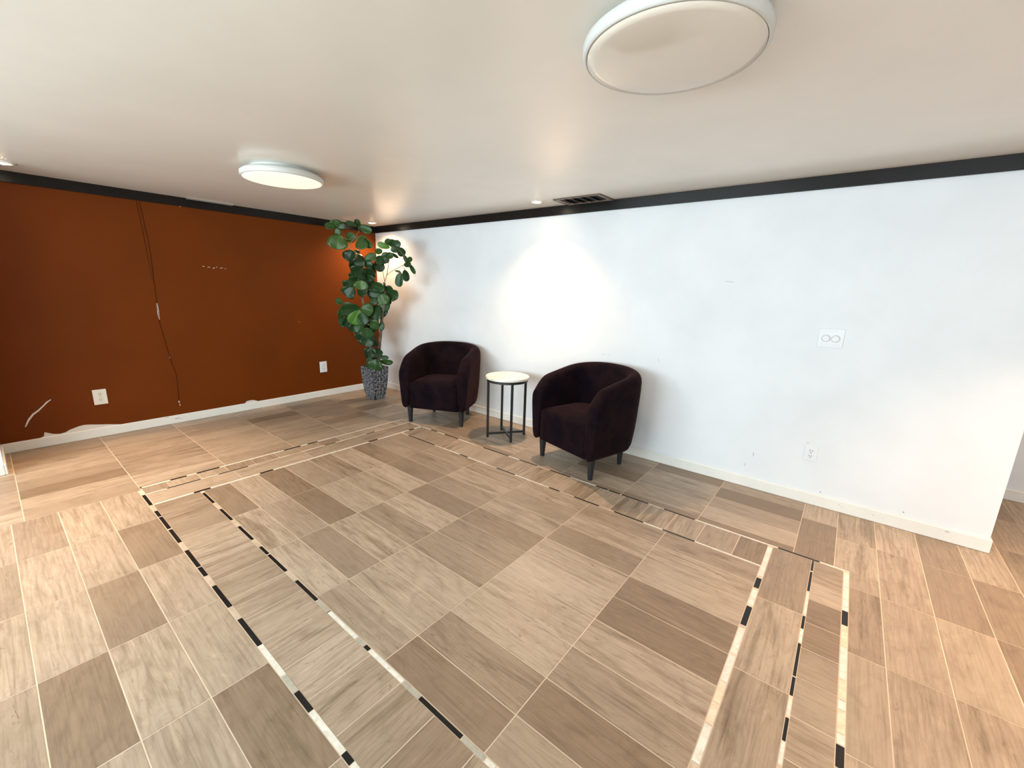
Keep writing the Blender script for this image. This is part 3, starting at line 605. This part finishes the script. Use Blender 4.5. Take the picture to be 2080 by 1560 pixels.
LEAVES=[[0.263,-0.72,2.176,0.258,-0.754,1.99,-0.65,-0.744,0.154,0.223,0.7],[0.236,-0.748,2.263,0.196,-0.871,2.279,-0.167,0.183,0.969,0.079,0.5],[0.225,-0.734,2.269,0.251,-0.758,2.36,0.497,0.864,0.082,0.125,0.5],[0.229,-0.719,2.267,0.305,-0.653,2.303,0.159,0.329,-0.931,0.078,0.5],[0.268,-0.751,2.253,0.273,-0.73,2.174,-0.714,-0.664,-0.222,0.076,0.5],[0.3,-0.636,2.112,0.441,-0.601,2.18,0.308,0.417,-0.855,0.112,0.5],[0.517,-0.595,2.275,0.556,-0.631,2.36,0.826,0.546,-0.139,0.074,0.25],[0.558,-0.637,2.274,0.493,-0.753,2.312,-0.149,0.383,0.912,0.055,0.3],[0.588,-0.627,2.267,0.713,-0.531,2.21,-0.174,-0.323,-0.93,0.092,0.45],[0.592,-0.607,2.131,0.644,-0.631,1.989,-0.778,-0.6,-0.187,0.143,0.6],[0.587,-0.561,2.14,0.733,-0.536,2.023,-0.574,-0.264,-0.775,0.049,0.4],[0.571,-0.534,2.126,0.64,-0.506,2.018,-0.702,-0.428,-0.569,0.07,0.4],[0.525,-0.634,2.124,0.612,-0.546,2.144,-0.261,0.448,-0.855,0.062,0.7],[0.464,-0.664,1.984,0.41,-0.691,1.842,-0.77,-0.506,0.389,0.163,0.0],[0.534,-0.65,1.946,0.609,-0.659,1.841,-0.248,-0.965,-0.088,0.108,0.0],[0.475,-0.663,1.835,0.611,-0.584,1.816,-0.189,0.088,-0.978,0.103,0.1],[0.607,-0.619,1.761,0.521,-0.724,1.689,0.132,-0.634,0.762,0.162,0.0],[0.574,-0.577,1.854,0.686,-0.469,1.934,0.359,0.29,-0.887,0.091,0.5],[0.761,-0.475,1.936,0.801,-0.499,2.01,0.564,0.825,-0.041,0.081,0.5],[0.856,-0.522,1.919,0.874,-0.553,1.807,-0.449,-0.878,0.167,0.095,0.3],[0.804,-0.514,1.833,0.874,-0.504,1.725,-0.672,-0.559,-0.486,0.103,0.0],[0.603,-0.519,1.812,0.559,-0.594,1.846,-0.09,0.447,0.89,0.101,0.0],[0.571,-0.568,1.81,0.672,-0.51,1.805,0.067,-0.203,-0.977,0.096,0.1],[1.007,-0.474,2.012,0.93,-0.601,2.053,0.347,0.088,0.934,0.068,1.0],[0.988,-0.482,2.041,1.01,-0.525,2.112,0.219,0.865,0.452,0.073,0.6],[1.036,-0.486,2.021,1.1,-0.485,2.103,0.333,0.904,-0.269,0.1,0.4],[1.092,-0.498,2.063,1.196,-0.452,2.044,-0.225,0.1,-0.969,0.082,0.3],[1.068,-0.511,1.971,1.13,-0.44,2.011,0.342,0.212,-0.915,0.083,0.2],[1.121,-0.451,2.01,1.176,-0.401,1.913,-0.142,-0.846,-0.514,0.099,0.1],[1.013,-0.482,1.94,0.932,-0.549,1.904,-0.387,-0.02,0.922,0.061,0.3],[0.998,-0.542,1.91,1.118,-0.506,1.903,0.029,-0.284,-0.958,0.074,0.3],[1.015,-0.465,1.948,1.119,-0.436,1.891,-0.41,-0.263,-0.874,0.034,0.4],[1.222,-0.436,1.924,1.269,-0.416,1.832,-0.484,-0.77,-0.415,0.044,0.1],[1.28,-0.424,1.839,1.33,-0.408,1.899,0.224,0.875,-0.429,0.055,0.4],[1.28,-0.461,1.829,1.362,-0.454,1.78,-0.309,-0.727,-0.613,0.073,0.1],[1.306,-0.41,1.811,1.408,-0.413,1.697,-0.55,-0.691,-0.47,0.044,0.4],[1.264,-0.455,1.748,1.309,-0.467,1.606,-0.413,-0.909,-0.054,0.076,0.0],[1.199,-0.466,1.716,1.169,-0.477,1.54,-0.882,-0.437,0.177,0.095,0.3],[1.132,-0.505,1.732,1.177,-0.449,1.717,0.158,-0.376,-0.913,0.024,0.3],[0.555,-0.536,1.713,0.696,-0.496,1.707,-0.165,0.453,-0.876,0.126,0.0],[0.568,-0.589,1.718,0.578,-0.669,1.632,-0.306,-0.716,0.628,0.134,0.0],[0.55,-0.536,1.667,0.655,-0.487,1.585,-0.551,-0.185,-0.814,0.12,0.2],[0.664,-0.68,1.609,0.655,-0.682,1.489,-0.631,-0.774,0.052,0.159,0.7],[0.515,-0.65,1.594,0.496,-0.752,1.53,-0.586,-0.344,0.734,0.117,0.2],[0.456,-0.661,1.508,0.377,-0.733,1.389,-0.631,-0.405,0.662,0.151,0.2],[0.381,-0.659,1.514,0.281,-0.743,1.448,-0.259,-0.391,0.883,0.088,0.2],[0.525,-0.653,1.487,0.687,-0.617,1.453,-0.174,-0.126,-0.977,0.127,0.0],[0.637,-0.57,1.575,0.757,-0.537,1.502,-0.256,-0.652,-0.714,0.119,0.0],[0.755,-0.569,1.554,0.933,-0.523,1.506,-0.281,0.091,-0.956,0.117,0.3],[0.847,-0.511,1.436,0.734,-0.612,1.455,0.172,-0.014,0.985,0.11,0.2],[0.907,-0.57,1.438,0.96,-0.523,1.32,-0.689,-0.51,-0.515,0.152,0.6],[0.868,-0.47,1.475,0.951,-0.409,1.509,-0.077,0.553,-0.829,0.128,0.3],[0.93,-0.45,1.47,1.074,-0.434,1.392,-0.4,-0.406,-0.822,0.133,0.2],[0.692,-0.543,1.416,0.736,-0.542,1.302,-0.684,-0.676,-0.272,0.097,0.2],[0.265,-0.721,1.31,0.235,-0.811,1.33,-0.25,0.287,0.925,0.085,0.6],[0.229,-0.713,1.266,0.235,-0.767,1.108,-0.069,-0.944,0.324,0.085,0.4],[0.576,-0.66,1.249,0.414,-0.818,1.211,0.206,-0.426,0.881,0.215,0.15],[0.652,-0.717,1.23,0.554,-0.776,1.047,-0.254,-0.872,0.418,0.174,1.0],[0.633,-0.686,1.256,0.744,-0.578,1.216,-0.069,-0.291,-0.954,0.156,0.5],[0.659,-0.71,1.198,0.73,-0.694,1.048,-0.592,-0.723,-0.356,0.124,0.2],[0.595,-0.602,1.158,0.652,-0.541,1.135,0.201,-0.503,-0.84,0.1,0.3],[0.719,-0.496,1.303,0.751,-0.565,1.093,-0.854,-0.519,0.043,0.157,0.2],[0.746,-0.494,1.313,0.85,-0.393,1.275,-0.186,-0.165,-0.969,0.142,0.3],[0.714,-0.467,1.228,0.776,-0.426,1.144,-0.474,-0.603,-0.642,0.143,0.05],[0.705,-0.621,1.067,0.795,-0.531,1.02,-0.449,-0.018,-0.893,0.148,0.45],[0.775,-0.527,1.027,0.835,-0.477,1.021,0.02,-0.144,-0.989,0.096,0.3],[0.62,-0.67,1.047,0.587,-0.739,0.932,-0.78,-0.411,0.471,0.127,0.3],[0.452,-0.668,1.051,0.406,-0.694,0.926,-0.474,-0.811,0.343,0.119,0.0],[0.736,-0.681,1.007,0.774,-0.703,0.88,-0.222,-0.97,0.097,0.166,0.35],[0.58,-0.623,0.933,0.513,-0.653,0.819,-0.478,-0.739,0.475,0.118,0.0],[0.666,-0.615,0.881,0.668,-0.66,0.754,-0.643,-0.724,0.25,0.169,0.05],[0.65,-0.536,0.908,0.679,-0.58,0.804,-0.189,-0.924,0.334,0.093,0.0],[0.633,-0.525,1.3,0.639,-0.552,1.201,-0.245,-0.937,0.248,0.115,0.1],[0.68,-0.545,0.725,0.621,-0.581,0.601,-0.667,-0.571,0.479,0.13,0.05],[0.646,-0.523,0.71,0.746,-0.517,0.601,-0.228,-0.938,-0.261,0.126,0.1],[0.825,-0.628,0.601,0.814,-0.628,0.456,-0.843,-0.534,0.062,0.209,0.35],[0.687,-0.477,0.594,0.778,-0.39,0.587,0.033,-0.111,-0.993,0.052,0.4],[0.797,-0.544,0.563,0.939,-0.436,0.552,-0.19,0.156,-0.969,0.07,0.4],[0.705,-0.625,0.607,0.669,-0.635,0.518,-0.749,-0.552,0.365,0.079,0.1],[0.461,-0.596,1.108,0.525,-0.567,0.976,-0.726,-0.509,-0.463,0.139,0.0],[0.588,-0.506,1.08,0.647,-0.473,0.964,-0.25,-0.89,-0.381,0.114,0.0],[0.386,-0.676,1.19,0.387,-0.764,1.109,-0.269,-0.655,0.706,0.12,0.0],[0.418,-0.551,1.86,0.359,-0.646,1.808,-0.234,-0.354,0.905,0.124,0.004],[0.398,-0.571,1.822,0.364,-0.656,1.767,0.189,-0.586,0.788,0.118,0.037],[0.407,-0.558,1.89,0.408,-0.62,1.975,0.259,0.779,0.571,0.127,0.115],[0.357,-0.604,1.847,0.4,-0.593,1.946,0.166,0.97,-0.177,0.094,0.131],[0.327,-0.57,1.957,0.248,-0.629,1.894,-0.41,-0.346,0.844,0.13,0.081],[0.489,-0.489,1.764,0.442,-0.537,1.647,-0.76,-0.435,0.482,0.136,0.045],[0.434,-0.539,1.767,0.4,-0.611,1.831,-0.079,0.682,0.727,0.126,0.001],[0.455,-0.468,1.747,0.375,-0.522,1.667,-0.441,-0.479,0.759,0.102,0.072],[0.504,-0.49,1.784,0.665,-0.459,1.753,-0.128,-0.276,-0.952,0.122,0.003],[0.485,-0.458,1.743,0.585,-0.408,1.723,-0.19,-0.019,-0.982,0.096,0.143],[0.376,-0.551,1.684,0.274,-0.609,1.638,-0.157,-0.435,0.887,0.103,0.079],[0.486,-0.503,1.625,0.457,-0.593,1.531,-0.702,-0.394,0.593,0.097,0.142],[0.321,-0.61,1.576,0.235,-0.675,1.522,-0.099,-0.553,0.827,0.129,0.082],[0.364,-0.57,1.582,0.37,-0.66,1.647,0.606,0.491,0.626,0.122,0.15],[0.316,-0.583,1.632,0.315,-0.598,1.516,-0.122,-0.984,0.132,0.107,0.089],[0.475,-0.483,1.56,0.593,-0.42,1.519,-0.209,-0.227,-0.951,0.09,0.074],[0.496,-0.49,1.621,0.47,-0.605,1.573,-0.175,-0.349,0.92,0.12,0.016],[0.652,-0.382,1.493,0.734,-0.367,1.397,-0.67,-0.384,-0.636,0.139,0.128],[0.732,-0.307,1.443,0.695,-0.364,1.344,-0.791,-0.351,0.501,0.112,0.061],[0.604,-0.421,1.451,0.496,-0.485,1.405,-0.174,-0.359,0.917,0.109,0.051],[0.569,-0.41,1.469,0.552,-0.511,1.403,-0.428,-0.441,0.789,0.122,0.116],[0.654,-0.323,1.404,0.695,-0.3,1.288,-0.735,-0.562,-0.379,0.106,0.073],[0.639,-0.361,1.857,0.734,-0.306,1.928,0.446,0.31,-0.84,0.114,0.002],[0.605,-0.364,1.918,0.626,-0.366,1.793,-0.748,-0.653,-0.118,0.117,0.12],[0.321,-0.67,1.111,0.313,-0.759,1.003,-0.113,-0.766,0.633,0.116,0.126],[0.371,-0.603,1.104,0.28,-0.701,1.059,-0.463,0.019,0.886,0.125,0.079],[0.287,-0.686,1.077,0.223,-0.774,1.027,-0.597,-0.022,0.802,0.139,0.108],[0.331,-0.6,1.19,0.25,-0.652,1.092,-0.257,-0.751,0.608,0.126,0.063],[0.353,-0.639,1.09,0.312,-0.672,0.963,-0.241,-0.918,0.315,0.1,0.024],[0.445,-0.522,1.111,0.558,-0.495,1.024,-0.147,-0.87,-0.47,0.13,0.006],[0.469,-0.526,1.191,0.601,-0.498,1.162,-0.17,-0.207,-0.963,0.109,0.027],[0.392,-0.54,1.223,0.426,-0.553,1.108,-0.451,-0.891,-0.038,0.121,0.089],[0.402,-0.545,1.061,0.512,-0.483,1.042,-0.136,-0.061,-0.989,0.109,0.062],[0.374,-0.555,1.073,0.41,-0.541,0.977,-0.571,-0.755,-0.322,0.123,0.014],[0.472,-0.512,1.17,0.49,-0.563,1.033,-0.615,-0.763,0.199,0.13,0.063],[0.54,-0.497,1.117,0.622,-0.511,1.023,-0.217,-0.975,-0.049,0.131,0.085],[0.552,-0.465,0.841,0.565,-0.515,0.731,-0.521,-0.798,0.304,0.134,0.0],[0.422,-0.576,0.92,0.408,-0.608,0.816,-0.445,-0.838,0.315,0.123,0.134],[0.461,-0.537,0.949,0.549,-0.508,0.871,-0.468,-0.511,-0.721,0.14,0.057],[0.521,-0.443,0.848,0.486,-0.457,0.732,-0.66,-0.696,0.283,0.14,0.074],[0.463,-0.528,0.972,0.418,-0.634,0.939,-0.033,-0.28,0.959,0.11,0.072],[0.398,-0.558,0.905,0.475,-0.59,0.8,-0.641,-0.725,-0.252,0.133,0.124],[0.403,-0.585,0.926,0.454,-0.529,0.81,-0.169,-0.853,-0.493,0.133,0.037],[0.53,-0.481,0.66,0.508,-0.595,0.637,0.127,-0.222,0.967,0.133,0.071],[0.566,-0.454,0.614,0.568,-0.534,0.533,-0.298,-0.683,0.667,0.133,0.045],[0.552,-0.46,0.641,0.603,-0.42,0.534,-0.403,-0.777,-0.483,0.117,0.054],[0.455,-0.558,0.956,0.543,-0.493,0.926,0.206,-0.626,-0.752,0.129,0.137],[0.454,-0.532,0.961,0.574,-0.461,0.935,-0.301,0.163,-0.94,0.129,0.086],[0.423,-0.545,0.946,0.423,-0.542,0.802,-0.391,-0.92,-0.022,0.113,0.059],[0.47,-0.546,1.017,0.588,-0.543,0.911,-0.365,-0.828,-0.426,0.098,0.125]]
TRUNKS=[[0.022,0.014,[[0.612,-0.454,0.436],[0.651,-0.449,0.696],[0.71,-0.454,0.917],[0.765,-0.461,1.157],[0.834,-0.457,1.349],[0.872,-0.478,1.551],[0.884,-0.494,1.588]]],[0.02,0.01,[[0.546,-0.481,0.43],[0.521,-0.501,0.695],[0.51,-0.51,0.955],[0.502,-0.541,1.193],[0.481,-0.558,1.343],[0.458,-0.576,1.433],[0.47,-0.567,1.642],[0.464,-0.571,1.811],[0.397,-0.624,1.982]]]]
BRANCHES=[[0.005,0.003,[[0.89,-0.489,1.596],[0.942,-0.486,1.686],[0.986,-0.489,1.824],[1.015,-0.492,1.939],[1.043,-0.496,2.009]]],[0.004,0.003,[[0.939,-0.489,1.678],[1.015,-0.492,1.715],[1.097,-0.479,1.748],[1.201,-0.447,1.796],[1.247,-0.436,1.81]]],[0.004,0.003,[[0.89,-0.489,1.596],[0.878,-0.499,1.707],[0.848,-0.497,1.774],[0.816,-0.497,1.87]]],[0.006,0.004,[[0.394,-0.64,1.981],[0.374,-0.655,2.025],[0.41,-0.652,2.076],[0.474,-0.628,2.135],[0.562,-0.596,2.16],[0.609,-0.558,2.129],[0.678,-0.504,2.028]]],[0.004,0.003,[[0.474,-0.628,2.131],[0.357,-0.669,2.114],[0.268,-0.714,2.173],[0.229,-0.732,2.202],[0.232,-0.73,2.265]]],[0.004,0.003,[[0.467,-0.633,2.127],[0.509,-0.613,2.179],[0.552,-0.604,2.214],[0.543,-0.611,2.272]]],[0.006,0.004,[[0.53,-0.557,1.856],[0.463,-0.598,1.945],[0.407,-0.63,1.989]]],[0.004,0.003,[[1.235,-0.446,1.795],[1.265,-0.422,1.832],[1.238,-0.444,1.916],[1.157,-0.469,2.0],[1.061,-0.494,2.037]]],[0.003,0.003,[[1.224,-0.455,1.795],[1.262,-0.45,1.745]]],[0.003,0.003,[[1.113,-0.491,1.736],[1.205,-0.47,1.716]]],[0.004,0.003,[[0.478,-0.599,1.243],[0.369,-0.66,1.289],[0.252,-0.714,1.309],[0.243,-0.721,1.267]]],[0.004,0.003,[[0.502,-0.541,1.193],[0.568,-0.655,1.24]]],[0.004,0.003,[[0.749,-0.448,1.222],[0.759,-0.504,1.305]]],[0.004,0.003,[[0.6,-0.464,0.489],[0.747,-0.577,0.586],[0.793,-0.541,0.562]]]]

M_bark = mat('brown_bark', (.16, .115, .075), .8); tcb = N(M_bark, 'ShaderNodeTexCoord'); nb = noise(M_bark, mapping(M_bark, tcb.outputs['Object'], (30, 30, 6)), 1, 4)
L(M_bark, ramp(M_bark, nb.outputs[0], [(.35, (.09, .065, .042)), (.65, (.24, .19, .13))]).outputs[0], bsdf(M_bark).inputs['Base Color']); bump(M_bark, nb.outputs[0], .5, .004)
M_stem = mat('tan_stem', (.22, .16, .08), .7)
off = Vector((PX, PY, 0))
for r0, r1, pts in TRUNKS:
    pts = [Vector(p)-off for p in pts]
    # root the trunk in the soil
    pts[0] = Vector((max(-.07, min(.07, pts[0].x)), max(-.07, min(.07, pts[0].y)), .41))
    bm = bmesh.new(); tube(bm, pts, r0, r1, 10); obj('trunk', bm, M_bark, t, smooth=True)
for r0, r1, pts in BRANCHES:
    bm = bmesh.new(); tube(bm, [Vector(p)-off for p in pts], r0, r1, 6); obj('branch', bm, M_stem, t, smooth=True)
def leaf_material():
    m = mat('fig_leaf', (.03,.10,.02), .38, spec=.5); uv = N(m, 'ShaderNodeUVMap', uv_map='UVMap'); sx = N(m, 'ShaderNodeSeparateXYZ'); L(m, uv.outputs[0], sx.inputs[0])
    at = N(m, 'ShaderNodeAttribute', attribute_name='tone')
    base = ramp(m, at.outputs['Fac'], [(0, (.016, .048, .014)), (.4, (.030, .095, .020)), (.7, (.075, .155, .030)), (1, (.13, .30, .060))]).outputs[0]  # per-leaf green, with backlight painted in as brighter, yellower tones
    av = N(m, 'ShaderNodeMath', operation='ABSOLUTE'); L(m, sx.outputs[0], av.inputs[0])      # distance from midrib -1..1
    mid = ramp(m, av.outputs[0], [(.0, (1,)*3), (.045, (1,)*3), (.09, (0,)*3)])
    # side veins: v + |u|*.35 repeated
    mu = N(m, 'ShaderNodeMath', operation='MULTIPLY_ADD'); L(m, av.outputs[0], mu.inputs[0]); mu.inputs[1].default_value = -.30; L(m, sx.outputs[1], mu.inputs[2])
    m2 = N(m, 'ShaderNodeMath', operation='MULTIPLY'); L(m, mu.outputs[0], m2.inputs[0]); m2.inputs[1].default_value = 6.5
    fr = N(m, 'ShaderNodeMath', operation='FRACT'); L(m, m2.outputs[0], fr.inputs[0])
    ve = ramp(m, fr.outputs[0], [(0, (.7,)*3), (.10, (0,)*3), (1, (0,)*3)])
    mx_ = N(m, 'ShaderNodeMath', operation='MAXIMUM'); L(m, mid.outputs[0], mx_.inputs[0]); L(m, ve.outputs[0], mx_.inputs[1])
    mf = N(m, 'ShaderNodeMath', operation='MULTIPLY'); L(m, mx_.outputs[0], mf.inputs[0]); mf.inputs[1].default_value = .5
    c = mixc(m, mf.outputs[0], base, mixc(m, 1.0, base, (2.2, 1.9, 2.2), 'MULTIPLY')); L(m, c, bsdf(m).inputs['Base Color'])
    b = bsdf(m); tl = N(m, 'ShaderNodeBsdfTranslucent'); L(m, mixc(m, 1.0, c, (2.2, 2.0, .8), 'MULTIPLY'), tl.inputs[0])
    ms = N(m, 'ShaderNodeMixShader'); ms.inputs[0].default_value = .25; L(m, b.outputs[0], ms.inputs[1]); L(m, tl.outputs[0], ms.inputs[2])
    L(m, ms.outputs[0], m.node_tree.nodes['Material Output'].inputs['Surface'])
    return m
random.seed(21)
bm = bmesh.new(); ul = bm.loops.layers.uv.new('UVMap'); tl_ = bm.loops.layers.float_color.new('tone')
prof = [(0, .05), (.06, .32), (.16, .62), (.32, .84), (.50, .97), (.64, 1.0), (.78, .93), (.90, .72), (.97, .42), (1.0, .12)]
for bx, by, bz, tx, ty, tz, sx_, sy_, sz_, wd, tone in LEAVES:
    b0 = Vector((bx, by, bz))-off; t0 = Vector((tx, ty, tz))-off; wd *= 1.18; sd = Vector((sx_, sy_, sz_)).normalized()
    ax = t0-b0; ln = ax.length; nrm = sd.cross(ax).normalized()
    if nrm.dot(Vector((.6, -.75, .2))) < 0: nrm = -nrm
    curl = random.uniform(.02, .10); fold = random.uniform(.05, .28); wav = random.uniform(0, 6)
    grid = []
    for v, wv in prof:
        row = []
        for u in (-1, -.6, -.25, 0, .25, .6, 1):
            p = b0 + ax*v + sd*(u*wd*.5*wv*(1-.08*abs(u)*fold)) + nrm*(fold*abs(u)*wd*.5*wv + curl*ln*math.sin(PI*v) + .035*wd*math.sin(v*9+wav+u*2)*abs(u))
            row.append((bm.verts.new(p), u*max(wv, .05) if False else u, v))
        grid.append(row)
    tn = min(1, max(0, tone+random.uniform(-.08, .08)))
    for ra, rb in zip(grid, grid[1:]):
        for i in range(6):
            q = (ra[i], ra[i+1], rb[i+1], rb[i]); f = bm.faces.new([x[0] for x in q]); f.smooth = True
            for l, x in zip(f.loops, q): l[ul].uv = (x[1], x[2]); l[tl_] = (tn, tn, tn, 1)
me = bpy.data.meshes.new('foliage'); bm.to_mesh(me); bm.free(); me.materials.append(leaf_material())
fo = bpy.data.objects.new('foliage', me); col.objects.link(fo); fo.parent = t
so = fo.modifiers.new('s', 'SOLIDIFY'); so.thickness = .0015
